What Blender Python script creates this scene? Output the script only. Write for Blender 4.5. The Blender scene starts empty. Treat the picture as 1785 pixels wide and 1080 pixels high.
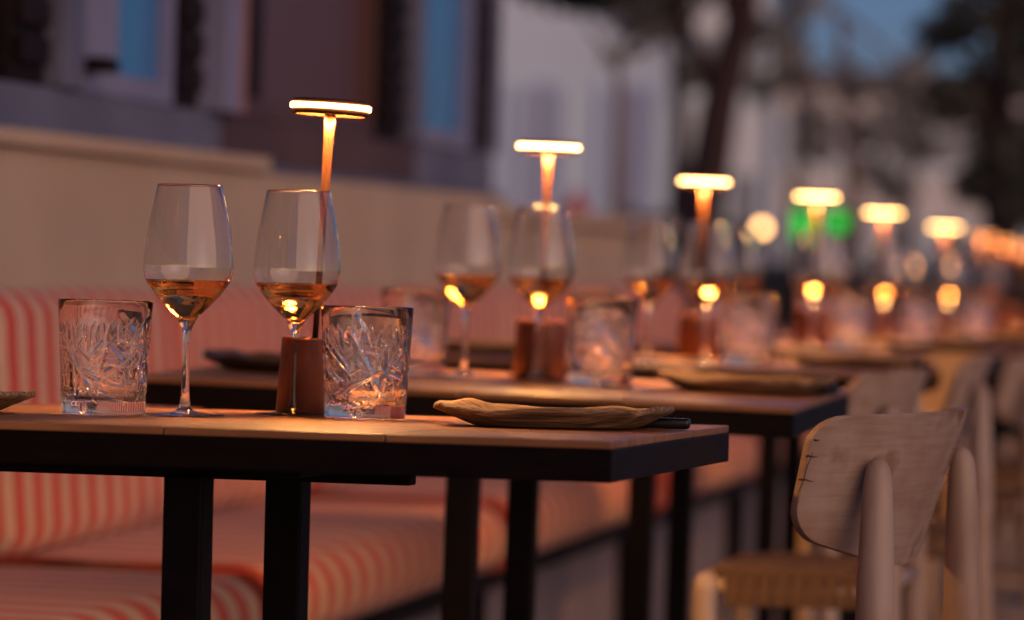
import bpy, bmesh, math, random
from mathutils import Vector, Matrix, noise
random.seed(7)
R = math.radians
sc = bpy.context.scene
COL = sc.collection

# ---------------------------------------------------------------- camera
FPX = 7000.0
cam_loc = Vector((0, 0, 0.9103))
F = Vector((-0.1907032, 0.9815606, -0.01307974))
RT = Vector((0.98119219, 0.19100366, 0.02791925))
UP = Vector((-0.02990271, 0.00750945, 0.9995246))
cd = bpy.data.cameras.new('camera')
cam = bpy.data.objects.new('camera', cd)
COL.objects.link(cam)
cam.matrix_world = Matrix(((RT.x, UP.x, -F.x, cam_loc.x), (RT.y, UP.y, -F.y, cam_loc.y), (RT.z, UP.z, -F.z, cam_loc.z), (0, 0, 0, 1)))
cd.sensor_width = 36
cd.lens = FPX / 1785 * 36
cd.clip_start = 0.05
cd.clip_end = 2000
cd.dof.use_dof = True
cd.dof.focus_distance = 3.86
cd.dof.aperture_fstop = 4.2
sc.camera = cam

# ---------------------------------------------------------------- world, sun, exposure
w = bpy.data.worlds.new('World'); sc.world = w; w.use_nodes = True
nt = w.node_tree; nt.nodes.clear()
sky = nt.nodes.new('ShaderNodeTexSky'); sky.sky_type = 'NISHITA'
sky.sun_disc = False
SUN_EL, SUN_ROT = R(9.0), R(128)
sky.sun_elevation = SUN_EL; sky.sun_rotation = SUN_ROT
sky.air_density = 1.0; sky.dust_density = 0.6; sky.ozone_density = 4.5
bg = nt.nodes.new('ShaderNodeBackground'); bg.inputs[1].default_value = 0.050
wo = nt.nodes.new('ShaderNodeOutputWorld')
tint = nt.nodes.new('ShaderNodeMix'); tint.data_type = 'RGBA'; tint.blend_type = 'MULTIPLY'; tint.inputs[0].default_value = 1
tint.inputs[7].default_value = (0.90, 0.86, 1.30, 1)
nt.links.new(sky.outputs[0], tint.inputs[6]); nt.links.new(tint.outputs[2], bg.inputs[0]); nt.links.new(bg.outputs[0], wo.inputs[0])
sl = bpy.data.lights.new('sun', 'SUN'); sl.energy = 1.45; sl.angle = R(80); sl.color = (1, 0.56, 0.29)
so = bpy.data.objects.new('sun', sl); COL.objects.link(so)
sdir = Vector((math.sin(SUN_ROT) * math.cos(SUN_EL), math.cos(SUN_ROT) * math.cos(SUN_EL), math.sin(SUN_EL)))
so.rotation_euler = (-sdir).to_track_quat('-Z', 'Y').to_euler()
so.location = (3, -6, 5)
sc.view_settings.view_transform = 'Standard'; sc.view_settings.look = 'None'
sc.view_settings.exposure = 0.45; sc.view_settings.gamma = 1
sc.render.engine = 'CYCLES'
sc.cycles.max_bounces = 14; sc.cycles.transmission_bounces = 12; sc.cycles.glossy_bounces = 5
sc.cycles.diffuse_bounces = 3; sc.cycles.transparent_max_bounces = 12
sc.cycles.caustics_refractive = True; sc.cycles.caustics_reflective = False
sc.cycles.blur_glossy = 0.6
sc.cycles.sample_clamp_indirect = 80.0

def at(px, py, Z):
    """photo pixel and distance along the view axis -> point in the place"""
    return cam_loc + Z * (F + RT * (px - 892.5) / FPX - UP * (py - 540) / FPX)

# ---------------------------------------------------------------- materials
def new_mat(name):
    m = bpy.data.materials.new(name); m.use_nodes = True
    n = m.node_tree.nodes; l = m.node_tree.links
    b = n['Principled BSDF']
    return m, n, l, b

def ramp(n, stops):
    r = n.new('ShaderNodeValToRGB'); e = r.color_ramp.elements
    while len(e) < len(stops): e.new(0.5)
    for i, (p, c) in enumerate(stops):
        e[i].position = p; e[i].color = (*c, 1)
    return r

def coords(n, l, scale=(1, 1, 1), kind='Object', rot=(0, 0, 0)):
    tc = n.new('ShaderNodeTexCoord'); mp = n.new('ShaderNodeMapping')
    mp.inputs['Scale'].default_value = scale; mp.inputs['Rotation'].default_value = rot
    l.new(tc.outputs[kind], mp.inputs[0]); return mp

def noisy(name, c1, c2, scale=8, stretch=(1, 1, 1), rough=0.6, bump=0.15, bscale=None, metallic=0, dist=0.001, detail=5, lo=0.35, hi=0.65, spec=None, percopy=0.0):
    m, n, l, b = new_mat(name)
    mp = coords(n, l, stretch)
    t = n.new('ShaderNodeTexNoise'); t.inputs['Scale'].default_value = scale; t.inputs['Detail'].default_value = detail
    src = mp.outputs[0]
    if percopy:
        oi = n.new('ShaderNodeObjectInfo'); ad = n.new('ShaderNodeVectorMath'); ad.operation = 'MULTIPLY_ADD'
        ad.inputs[1].default_value = (1, 1, 1)
        sc_ = n.new('ShaderNodeVectorMath'); sc_.operation = 'SCALE'; sc_.inputs[3].default_value = 37.0
        cb = n.new('ShaderNodeCombineXYZ')
        for i in range(3): l.new(oi.outputs['Random'], cb.inputs[i])
        l.new(cb.outputs[0], sc_.inputs[0]); l.new(mp.outputs[0], ad.inputs[0]); l.new(sc_.outputs[0], ad.inputs[2])
        src = ad.outputs[0]
    l.new(src, t.inputs['Vector'])
    r = ramp(n, [(lo, c1), (hi, c2)])
    l.new(t.outputs['Fac'], r.inputs[0])
    if percopy:
        hs = n.new('ShaderNodeHueSaturation'); mr = n.new('ShaderNodeMapRange')
        mr.inputs['To Min'].default_value = 1 - percopy; mr.inputs['To Max'].default_value = 1 + percopy
        l.new(oi.outputs['Random'], mr.inputs[0]); l.new(mr.outputs[0], hs.inputs['Value'])
        l.new(r.outputs[0], hs.inputs['Color']); l.new(hs.outputs[0], b.inputs['Base Color'])
    else:
        l.new(r.outputs[0], b.inputs['Base Color'])
    b.inputs['Roughness'].default_value = rough; b.inputs['Metallic'].default_value = metallic
    if spec is not None: b.inputs['Specular IOR Level'].default_value = spec
    if bump:
        t2 = n.new('ShaderNodeTexNoise'); t2.inputs['Scale'].default_value = bscale or scale * 4; t2.inputs['Detail'].default_value = 4
        l.new(src, t2.inputs['Vector'])
        bp = n.new('ShaderNodeBump'); bp.inputs['Strength'].default_value = bump; bp.inputs['Distance'].default_value = dist
        l.new(t2.outputs['Fac'], bp.inputs['Height']); l.new(bp.outputs[0], b.inputs['Normal'])
    return m

def emit_mat(name, col, s):
    m = bpy.data.materials.new(name); m.use_nodes = True; n = m.node_tree.nodes; n.clear()
    e = n.new('ShaderNodeEmission'); e.inputs[0].default_value = (*col, 1); e.inputs[1].default_value = s
    o = n.new('ShaderNodeOutputMaterial'); m.node_tree.links.new(e.outputs[0], o.inputs[0]); return m

def glass_mat(name, col=(1, 1, 1), ior=1.5, rough=0.0):
    m = bpy.data.materials.new(name); m.use_nodes = True; n = m.node_tree.nodes; n.clear()
    e = n.new('ShaderNodeBsdfGlass'); e.inputs['Color'].default_value = (*col, 1); e.inputs['IOR'].default_value = ior
    e.inputs['Roughness'].default_value = rough
    o = n.new('ShaderNodeOutputMaterial'); m.node_tree.links.new(e.outputs[0], o.inputs[0]); return m

def wave_stripes(name, red, cream, pitch):
    m, n, l, b = new_mat(name)
    tc = n.new('ShaderNodeTexCoord'); sp = n.new('ShaderNodeSeparateXYZ'); l.new(tc.outputs['Object'], sp.inputs[0])
    nz = n.new('ShaderNodeTexNoise'); nz.inputs['Scale'].default_value = 6; l.new(tc.outputs['Object'], nz.inputs['Vector'])
    m0 = n.new('ShaderNodeMath'); m0.operation = 'MULTIPLY_ADD'; m0.inputs[1].default_value = 0.012
    l.new(nz.outputs['Fac'], m0.inputs[0]); l.new(sp.outputs['Y'], m0.inputs[2])
    m1 = n.new('ShaderNodeMath'); m1.operation = 'DIVIDE'; m1.inputs[1].default_value = pitch; l.new(m0.outputs[0], m1.inputs[0])
    m2 = n.new('ShaderNodeMath'); m2.operation = 'FRACT'; l.new(m1.outputs[0], m2.inputs[0])
    r = ramp(n, [(0.0, cream), (0.47, cream), (0.5, red), (0.97, red)])
    r.color_ramp.elements.new(1.0).color = (*cream, 1)
    l.new(m2.outputs[0], r.inputs[0])
    wv = n.new('ShaderNodeTexNoise'); wv.inputs['Scale'].default_value = 350; l.new(tc.outputs['Object'], wv.inputs['Vector'])
    mx = n.new('ShaderNodeMix'); mx.data_type = 'RGBA'; mx.blend_type = 'MULTIPLY'; mx.inputs[0].default_value = 0.25
    l.new(r.outputs[0], mx.inputs[6]); l.new(wv.outputs['Color'], mx.inputs[7]); l.new(mx.outputs[2], b.inputs['Base Color'])
    bp = n.new('ShaderNodeBump'); bp.inputs['Strength'].default_value = 0.3; bp.inputs['Distance'].default_value = 0.001
    l.new(wv.outputs['Fac'], bp.inputs['Height']); l.new(bp.outputs[0], b.inputs['Normal'])
    b.inputs['Roughness'].default_value = 0.9; b.inputs['Sheen Weight'].default_value = 0.2
    return m

M = {}
M['tile'] = noisy('table_wood', (0.20, 0.083, 0.030), (0.37, 0.170, 0.066), scale=14, stretch=(0.45, 5, 1), rough=0.36, bump=0.25, dist=0.0008, detail=8, percopy=0.14, lo=0.3, hi=0.7)
M['frame'] = noisy('dark_table_edge', (0.0035, 0.002, 0.0015), (0.008, 0.004, 0.003), scale=20, stretch=(1, 1, 6), rough=0.5, bump=0.2, spec=0.12)
M['blackmetal'] = noisy('black_metal', (0.003, 0.002, 0.002), (0.006, 0.004, 0.004), scale=30, rough=0.55, bump=0.1, spec=0.12)
M['copper'] = noisy('copper_metal', (0.065, 0.022, 0.007), (0.09, 0.031, 0.010), scale=60, stretch=(1, 1, 0.3), rough=0.5, bump=0.05, metallic=0.2, spec=.3)
M['lampbase'] = noisy('rust_painted_metal', (0.115, 0.030, 0.012), (0.16, 0.042, 0.017), scale=40, rough=0.45, bump=0.06, metallic=0.2)
M['ring'] = emit_mat('lamp_ring_light', (1, 0.52, 0.17), 15)
M['ring_dim'] = emit_mat('dim_lamp_ring_light', (1, 0.42, 0.15), 2.0)
M['diff'] = emit_mat('lamp_diffuser_light', (1, 0.47, 0.15), 590)
M['glass'] = glass_mat('clear_glass', (0.985, 0.985, 0.985), 1.48)
M['crystal'] = glass_mat('cut_crystal', (0.99, 0.985, 0.98), 1.54)
M['wine'] = glass_mat('rose_wine', (1.0, 0.77, 0.50), 1.34)
M['plate'] = noisy('palm_leaf_wood', (0.11, 0.055, 0.025), (0.38, 0.235, 0.12), scale=26, stretch=(0.5, 8, 8), rough=0.7, bump=1.0, bscale=30, dist=0.003, percopy=0.08)
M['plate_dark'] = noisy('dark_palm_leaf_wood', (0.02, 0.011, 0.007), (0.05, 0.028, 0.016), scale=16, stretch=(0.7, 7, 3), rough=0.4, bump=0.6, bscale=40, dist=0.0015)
M['cutlery'] = noisy('black_steel', (0.02, 0.017, 0.016), (0.035, 0.03, 0.027), scale=50, rough=0.22, bump=0.05, metallic=0.7)
M['stripe'] = wave_stripes('striped_fabric', (0.62, 0.045, 0.010), (0.66, 0.44, 0.31), 0.088)
M['stripe_wide'] = wave_stripes('wide_striped_fabric', (0.62, 0.045, 0.008), (0.64, 0.40, 0.23), 0.104)
M['piping'] = noisy('red_piping', (0.36, 0.05, 0.025), (0.45, 0.07, 0.035), scale=60, rough=0.8)
M['benchbase'] = noisy('bench_base_paint', (0.20, 0.16, 0.17), (0.26, 0.21, 0.215), scale=5, rough=0.7)
M['plaster'] = noisy('cream_plaster', (0.46, 0.36, 0.255), (0.53, 0.425, 0.305), scale=2.2, rough=0.85, bump=0.3, bscale=60, dist=0.002)
M['bluepaint'] = noisy('grey_blue_paint', (0.10, 0.11, 0.17), (0.15, 0.16, 0.23), scale=3, rough=0.5, bump=0.1)
M['lavpaint'] = noisy('lavender_paint', (0.19, 0.21, 0.34), (0.24, 0.26, 0.39), scale=3, rough=0.55, bump=0.1)
M['blackpaint'] = noisy('black_shutter_paint', (0.012, 0.007, 0.007), (0.02, 0.012, 0.011), scale=8, rough=0.6, bump=0.1, spec=.12)
M['brownpaint'] = noisy('brown_woodwork', (0.07, 0.03, 0.022), (0.11, 0.05, 0.035), scale=4, stretch=(1, 1, .3), rough=0.5, bump=0.1)
M['redpaint'] = noisy('terracotta_jamb_paint', (0.28, 0.13, 0.09), (0.34, 0.165, 0.12), scale=4, rough=0.6, bump=0.1)
M['pave'] = noisy('stone_paving', (0.16, 0.14, 0.13), (0.25, 0.22, 0.2), scale=1.4, rough=0.8, bump=0.3, bscale=25)
M['bark'] = noisy('tree_bark', (0.022, 0.010, 0.010), (0.05, 0.024, 0.022), scale=5, stretch=(1, 1, 0.3), rough=0.9, bump=0.6, dist=0.02)
M['palebark'] = noisy('pale_bark', (0.15, 0.10, 0.08), (0.22, 0.15, 0.12), scale=5, stretch=(1, 1, 0.3), rough=0.9, bump=0.6, dist=0.01)

def window_glass(name, col, rough=0.08):
    m, n, l, b = new_mat(name)
    b.inputs['Base Color'].default_value = (*col, 1); b.inputs['Roughness'].default_value = rough
    b.inputs['Specular IOR Level'].default_value = 0.6
    return m
M['pane_blue'] = window_glass('sky_reflection_glass', (0.040, 0.22, 0.52))  # blue of the reflected dusk sky put into the base colour
M['pane_dark'] = window_glass('dark_window_glass', (0.12, 0.06, 0.06), 0.4)
M['pane_dark'].node_tree.nodes['Principled BSDF'].inputs['Specular IOR Level'].default_value = .2

def chair_wood():
    m, n, l, b = new_mat('whitewashed_wood')
    mp = coords(n, l, (1, 1, 1))
    t = n.new('ShaderNodeTexNoise'); t.inputs['Scale'].default_value = 11; t.inputs['Detail'].default_value = 6; l.new(mp.outputs[0], t.inputs['Vector'])
    mp2 = coords(n, l, (6, 6, 90))
    t2 = n.new('ShaderNodeTexNoise'); t2.inputs['Scale'].default_value = 2.2; t2.inputs['Detail'].default_value = 5; l.new(mp2.outputs[0], t2.inputs['Vector'])
    r1 = ramp(n, [(0.36, (0.36, 0.23, 0.155)), (0.53, (0.43, 0.32, 0.25)), (0.63, (0.26, 0.125, 0.06))])
    l.new(t.outputs['Fac'], r1.inputs[0])
    r2 = ramp(n, [(0.30, (0.72, 0.68, 0.66)), (0.6, (1, 1, 1))]); l.new(t2.outputs['Fac'], r2.inputs[0])
    mx = n.new('ShaderNodeMix'); mx.data_type = 'RGBA'; mx.blend_type = 'MULTIPLY'; mx.inputs[0].default_value = 0.6
    l.new(r1.outputs[0], mx.inputs[6]); l.new(r2.outputs[0], mx.inputs[7]); l.new(mx.outputs[2], b.inputs['Base Color'])
    bp = n.new('ShaderNodeBump'); bp.inputs['Strength'].default_value = 0.35; bp.inputs['Distance'].default_value = 0.0012
    l.new(t2.outputs['Fac'], bp.inputs['Height']); l.new(bp.outputs[0], b.inputs['Normal'])
    b.inputs['Roughness'].default_value = 0.55
    return m
M['chair'] = chair_wood()
M['crack'] = noisy('dark_cracked_edge', (0.05, 0.025, 0.015), (0.08, 0.04, 0.025), scale=20, rough=0.8)
M['chairleg'] = noisy('whitewashed_rod', (0.29, 0.175, 0.11), (0.45, 0.34, 0.265), scale=7, stretch=(3, 3, 0.7), rough=0.5, bump=0.3, bscale=60, lo=.3, hi=.6)
M['cord'] = noisy('woven_cord', (0.10, 0.05, 0.022), (0.16, 0.085, 0.038), scale=40, rough=0.85, bump=0.5)

# ---------------------------------------------------------------- helpers
def tag(o, label=None, cat=None, group=None, kind=None):
    if label: o['label'] = label
    if cat: o['category'] = cat
    if group: o['group'] = group
    if kind: o['kind'] = kind
    return o

def empty(name, loc=(0, 0, 0), rot=(0, 0, 0)):
    o = bpy.data.objects.new(name, None); COL.objects.link(o); o.location = loc; o.rotation_euler = rot
    o.empty_display_size = 0.05
    return o

def obj(name, bm, mat, parent=None, smooth=False, loc=None):
    me = bpy.data.meshes.new(name); bm.normal_update(); bm.to_mesh(me); bm.free()
    for m in (mat if isinstance(mat, (list, tuple)) else [mat]): me.materials.append(m)
    if smooth:
        for p in me.polygons: p.use_smooth = True
    o = bpy.data.objects.new(name, me); COL.objects.link(o)
    if parent: o.parent = parent
    if loc is not None: o.location = loc
    return o

def share(name, src, parent=None, loc=(0, 0, 0), rot=(0, 0, 0)):
    o = bpy.data.objects.new(name, src.data); COL.objects.link(o)
    if parent: o.parent = parent
    o.location = loc; o.rotation_euler = rot
    return o

def copy_tree(o, parent=None):
    c = o.copy(); COL.objects.link(c); c.parent = parent
    for ch in list(o.children): copy_tree(ch, c)
    return c

def box(bm, x0, x1, y0, y1, z0, z1, bev=0):
    vs = [bm.verts.new((x, y, z)) for x in (x0, x1) for y in (y0, y1) for z in (z0, z1)]
    fs = [(0, 1, 3, 2), (4, 6, 7, 5), (0, 4, 5, 1), (2, 3, 7, 6), (0, 2, 6, 4), (1, 5, 7, 3)]
    faces = [bm.faces.new([vs[i] for i in f]) for f in fs]
    if bev:
        es = list({e for f in faces for e in f.edges})
        bmesh.ops.bevel(bm, geom=es, offset=bev, segments=2, profile=0.6, affect='EDGES')

def bbox(x0, x1, y0, y1, z0, z1, bev=0):
    bm = bmesh.new(); box(bm, x0, x1, y0, y1, z0, z1, bev)
    bmesh.ops.recalc_face_normals(bm, faces=bm.faces); return bm

def lathe(prof, n=48, disp=None, bm=None, closed=False):
    """prof: list of (r, z); r=0 ends become poles"""
    bm = bm or bmesh.new(); rings = []
    for k, (r, z) in enumerate(prof):
        if r <= 1e-7: rings.append([bm.verts.new((0, 0, z))]); continue
        ring = []
        for i in range(n):
            a = 2 * math.pi * i / n
            rr = r + (disp(k, a, r, z) if disp else 0)
            ring.append(bm.verts.new((rr * math.cos(a), rr * math.sin(a), z)))
        rings.append(ring)
    pairs = list(zip(rings, rings[1:]))
    if closed: pairs.append((rings[-1], rings[0]))
    for a, b in pairs:
        if len(a) == 1 and len(b) == 1: continue
        for i in range(n):
            j = (i + 1) % n
            if len(a) == 1: bm.faces.new((a[0], b[j], b[i]))
            elif len(b) == 1: bm.faces.new((a[i], a[j], b[0]))
            else: bm.faces.new((a[i], a[j], b[j], b[i]))
    bmesh.ops.recalc_face_normals(bm, faces=bm.faces)
    return bm

def tube(pts, rad, n=10, bm=None, cap=True):
    bm = bm or bmesh.new(); pts = [Vector(p) for p in pts]
    rads = rad if isinstance(rad, (list, tuple)) else [rad] * len(pts); rings = []
    ref = None
    for i, p in enumerate(pts):
        d = (pts[min(i + 1, len(pts) - 1)] - pts[max(i - 1, 0)]).normalized()
        if ref is None: ref = Vector((1, 0, 0)) if abs(d.x) < 0.8 else Vector((0, 1, 0))
        u = d.cross(ref).normalized(); v = d.cross(u).normalized(); ref = -v if False else ref
        rings.append([bm.verts.new(p + (u * math.cos(2 * math.pi * k / n) + v * math.sin(2 * math.pi * k / n)) * rads[i]) for k in range(n)])
    for a, b in zip(rings, rings[1:]):
        for k in range(n): bm.faces.new((a[k], a[(k + 1) % n], b[(k + 1) % n], b[k]))
    if cap: bm.faces.new(rings[0][::-1]); bm.faces.new(rings[-1])
    bmesh.ops.recalc_face_normals(bm, faces=bm.faces)
    return bm

# ================================================================= SETTING
g = bmesh.new(); N = 40
box(g, -160, 200, -60, 420, -0.3, 0)
gr = obj('ground', g, M['pave']); tag(gr, 'stone paved terrace and street ground', kind='structure')

# ---------------------------------------------------------------- cafe facade (plane x = -1.95)
WX = -1.95
def fy(px): return (14005.0 / (2254 - px) - 0.372) / 0.9816
cafe = empty('cafe_building', (WX, 7.5, 0))
tag(cafe, 'cafe front with cream lower wall, blue window frames and black shutters behind the bench', 'building')
def cpart(name, x0, x1, y0, y1, z0, z1, mat, parent=None, bev=0.004, label=None):
    par = parent or cafe
    o = obj(name, bbox(x0 - WX, x1 - WX, y0 - 7.5, y1 - 7.5, z0, z1, bev), mat, par)
    if label: o['label'] = label
    return o
Y0, Y1 = -2.0, fy(868)
cpart('lower_wall', WX - 0.4, WX, Y0, Y1, 0, 1.06, M['plaster'])
cpart('wall_coping', WX - 0.4, WX + 0.02, Y0, fy(438), 1.062, 1.088, M['plaster'])
cpart('window_sill', WX - 0.4, WX - 0.01, fy(440), Y1, 1.062, 1.075, M['bluepaint'])
# frame band above the coping
cpart('sill_board', WX - 0.36, WX - 0.035, Y0, fy(398), 1.09, 1.165, M['bluepaint'])
cpart('sill_board', WX - 0.36, WX - 0.035, fy(402), fy(735), 1.077, 1.163, M['brownpaint'], label='dark brown sill board of the middle window')
cpart('sill_board', WX - 0.36, WX - 0.035, fy(737), Y1, 1.077, 1.163, M['bluepaint'])
TOP = 2.7
cpart('upper_wall', WX - 0.4, WX - 0.01, Y0, Y1, TOP + .002, 4.6, M['plaster'])
cpart('back_wall', WX - 0.52, WX - 0.402, Y0, Y1, 0, 4.6, M['brownpaint'])
def post(a, b, mat, dx=0.0, name='window_post', label=None):
    return cpart(name, WX - 0.30, WX - 0.03 + dx, fy(a) if a is not None else Y0, fy(b), 1.167, TOP, mat, label=label)
def shutter(a, b):
    s = cpart('shutter', WX - 0.10, WX - 0.052, fy(a), fy(b), 1.167, TOP, M['blackpaint'])
    y0, y1 = fy(a) + .02, fy(b) - .02
    for i in range(24):
        z = 1.2 + i * 0.062
        cpart('louvre', WX - 0.051, WX - 0.036, y0, y1, z, z + 0.044, M['blackpaint'], parent=s, bev=0.003)
    return s
def window(a, b, mat, zb=1.167, fr='bluepaint', dep=0.11, bars=1):
    y0, y1 = fy(a) + .002, fy(b) - .002
    f = empty('window', (0, 0, 0)); f.parent = cafe
    cpart('pane', WX - dep - .012, WX - dep, y0 + .03, y1 - .03, zb + .042, TOP - .04, mat, parent=f, bev=0)
    for (c, d, e, h) in ((y0, y0 + .03, zb, TOP), (y1 - .03, y1, zb, TOP), (y0 + .0302, y1 - .0302, zb, zb + .04), (y0 + .0302, y1 - .0302, TOP - .04, TOP)):
        cpart('frame', WX - dep - .03, WX - dep + .025, c, d, e, h, M[fr], parent=f)
    return f
window(-60, 43, M['pane_dark'])
shutter(45, 107)
post(108, 144, M['bluepaint'], 0.01)
d = cpart('door_panel', WX - 0.12, WX - 0.04, fy(146), fy(214), 1.167, TOP, M['lavpaint'])
cpart('handle', WX - 0.039, WX + 0.01, fy(155), fy(176), 1.20, 1.225, M['blackpaint'], parent=d, bev=.008)
window(216, 323, M['pane_blue'], dep=.07, fr='lavpaint')
shutter(325, 371)
post(373, 399, M['lavpaint'], 0.03)
post(401, 418, M['redpaint'], 0.02, label='terracotta painted window post beside the lavender one')
# middle window: dark folded curtain behind glass
mw = window(420, 684, M['pane_dark'], fr='brownpaint', dep=.09)
cpart('curtain', WX - 0.088, WX - 0.062, fy(428), fy(488), 1.21, TOP - .05, M['blackpaint'], parent=mw)
shutter(686, 720)
post(722, 736, M['bluepaint'], 0.01)
window(738, 830, M['pane_blue'], dep=.06, fr='lavpaint')
shutter(832, 860)
post(861, 867, M['bluepaint'], .01)
# rest of the facade towards the camera, outside the frame: same order of bays
yy = fy(-64)
while yy > -1.0:
    s = cpart('shutter', WX - 0.10, WX - 0.04, yy - .42, yy - .22, 1.167, TOP, M['blackpaint'])
    cpart('window_post', WX - 0.30, WX - 0.03, yy - .2, yy - .02, 1.167, TOP, M['bluepaint'])
    cpart('pane', WX - .16, WX - .15, yy - 1.3, yy - .44, 1.167, TOP, M['pane_dark'], bev=0)
    yy -= 1.3
lw = empty('garden_wall', (WX, 11, 0)); tag(lw, 'plain cream garden wall continuing past the end of the cafe front', 'wall')
obj('wall', bbox(-.3, 0.0, Y1 + .005 - 11, 12.6 - 11, 0, 1.0, .01), M['plaster'], lw)
obj('coping', bbox(-.33, 0.03, Y1 + .005 - 11, 12.63 - 11, 1.001, 1.04, .008), M['plaster'], lw)

# ================================================================= BENCH
bench = empty('bench', (-1.9, 6, 0))
tag(bench, 'long built in bench with orange red and cream striped cushions along the cafe wall', 'bench')
def cushion_profile(w, h, r, n=8):
    """closed cross-section in (a, b): rounded rectangle w x h"""
    pts = []
    for cx, cy, a0 in ((w - r, h - r, 0), (r, h - r, 90), (r, r, 180), (w - r, r, 270)):
        for i in range(n + 1):
            a = R(a0 + 90 * i / n); pts.append((cx + r * math.cos(a), cy + r * math.sin(a)))
    return pts
def cushion(y0, y1, w, h, r, bulge, wob=0.004, seedv=0, lean=0):
    bm = bmesh.new(); prof = cushion_profile(w, h, r); rings = []
    L = y1 - y0; ns = 30
    for s in range(ns + 1):
        t = s / ns
        e = min(t, 1 - t) * L
        k = 1 - max(0, 1 - e / 0.05) ** 2 * 0.10
        ring = []
        for (a, b) in prof:
            ca, cb = w / 2, h / 2
            aa = ca + (a - ca) * k; bb = cb + (b - cb) * k
            q = noise.noise(Vector((a * 3, t * L * 3 + seedv, b * 3)))
            up = bulge * math.sin(math.pi * t) * (bb / h)
            ring.append(bm.verts.new((aa + q * wob + lean * bb, y0 + t * L, bb + up + q * wob)))
        rings.append(ring)
    m = len(prof)
    for a, b in zip(rings, rings[1:]):
        for i in range(m): bm.faces.new((a[i], a[(i + 1) % m], b[(i + 1) % m], b[i]))
    bm.faces.new(rings[0][::-1]); bm.faces.new(rings[-1])
    bmesh.ops.recalc_face_normals(bm, faces=bm.faces); return bm
def ring_piping(bm_unused, w, h, r, y, rad, wx=0):
    pts = [(a + wx, y, b) for a, b in cushion_profile(w, h, r, 5)]
    pts.append(pts[0]); return tube(pts, rad, 6, cap=False)
SEATJ = [0.15, 1.93, 3.72, 5.50, 7.28, 9.08, 10.86, 12.4]
for a, b in zip(SEATJ, SEATJ[1:]):
    w_, h_ = 0.50, 0.122
    c = obj('seat_cushion', cushion(a - 6 + .006, b - 6 - .006, w_, h_, 0.055, 0.008, seedv=a), M['stripe_wide'], bench, True, loc=(0, 0, 0.331))
    for y in (a + .012, b - .012):
        obj('piping', ring_piping(None, w_ + .004, h_ + .004, 0.055, y - 6, 0.009, -.002), M['piping'], c, True, loc=(0, 0, 0))
BJ = [0.7 + .95 * i for i in range(13)]
for a, b in zip(BJ, BJ[1:]):
    c = obj('back_cushion', cushion(a - 6 + .004, b - 6 - .004, 0.10, 0.385, 0.045, 0.006, seedv=a + 40, lean=-.08), M['stripe'], bench, True, loc=(0.02, 0, 0.455))
obj('base_panel', bbox(0, .40, -5.8, 6.4, 0.0, 0.295, .004), M['benchbase'], bench)
obj('seat_board', bbox(0, .47, -5.82, 6.42, 0.298, 0.328, .004), M['blackmetal'], bench)
for y in SEATJ[1:-1]:
    obj('bracket', bbox(.402, .45, y - 6 - .02, y - 6 + .02, 0.0, 0.296, .004), M['blackmetal'], bench)

# ================================================================= TABLES
TZ = 0.750
# centre x, centre y, top height, tilt about y (right side down), tilt about x, leg half spacing
TABLES = [
    dict(c=(-0.988, 3.750), z=.7472, ry=-0.32, rx=-0.68, off=(.0102, .0134, -1.9), leg=.165, lab='dark edged wood topped table nearest the camera'),
    dict(c=(-0.988, 5.055), z=.7500, ry=0.8, rx=0.6, leg=.20, lab='dark edged wood topped table, second in the row from the front'),
    dict(c=(-0.985, 6.440), z=TZ, ry=0.4, rx=0.0, leg=.21, lab='blurred wood topped table, third in the row from the front'),
    dict(c=(-0.975, 7.900), z=TZ, ry=0.3, rx=0.0, leg=.2, lab='blurred wood topped table, fourth in the row from the front'),
    dict(c=(-0.975, 9.350), z=TZ - .010, ry=0.3, rx=0.0, leg=.2, lab='blurred wood topped table, fifth in the row from the front'),
    dict(c=(-0.975, 11.10), z=TZ - .022, ry=0.2, rx=0.0, leg=.2, lab='blurred wood topped table, sixth in the row from the front'),
    dict(c=(-0.975, 12.65), z=TZ - .030, ry=0.0, rx=0.0, leg=.2, lab='blurred wood topped table, seventh in the row and just left of the far lamps'),
    dict(c=(-0.975, 13.60), z=TZ - .040, ry=0.0, rx=0.0, leg=.2, lab='blurred wood topped table, eighth in the row near the far end'),
    dict(c=(-0.975, 14.55), z=TZ - .050, ry=0.0, rx=0.0, leg=.2, lab='most distant blurred wood topped table at the far end of the row'),
]
def tmat(i):
    t = TABLES[i]
    return Matrix.Translation((t['c'][0], t['c'][1], t['z'])) @ Matrix.Rotation(R(t['ry']), 4, 'Y') @ Matrix.Rotation(R(t['rx']), 4, 'X')
def put(o, i, x, y, rz=0.0, dz=0.0, lean=(0, 0)):
    """stand a thing on table i at world x, y"""
    m = tmat(i)
    p = m @ Vector((x - TABLES[i]['c'][0], y - TABLES[i]['c'][1], dz))
    o.rotation_mode = 'XYZ'
    o.matrix_world = Matrix.Translation(p) @ m.to_3x3().to_4x4() @ Matrix.Rotation(R(lean[0]), 4, 'X') @ Matrix.Rotation(R(lean[1]), 4, 'Y') @ Matrix.Rotation(R(rz), 4, 'Z')

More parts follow.
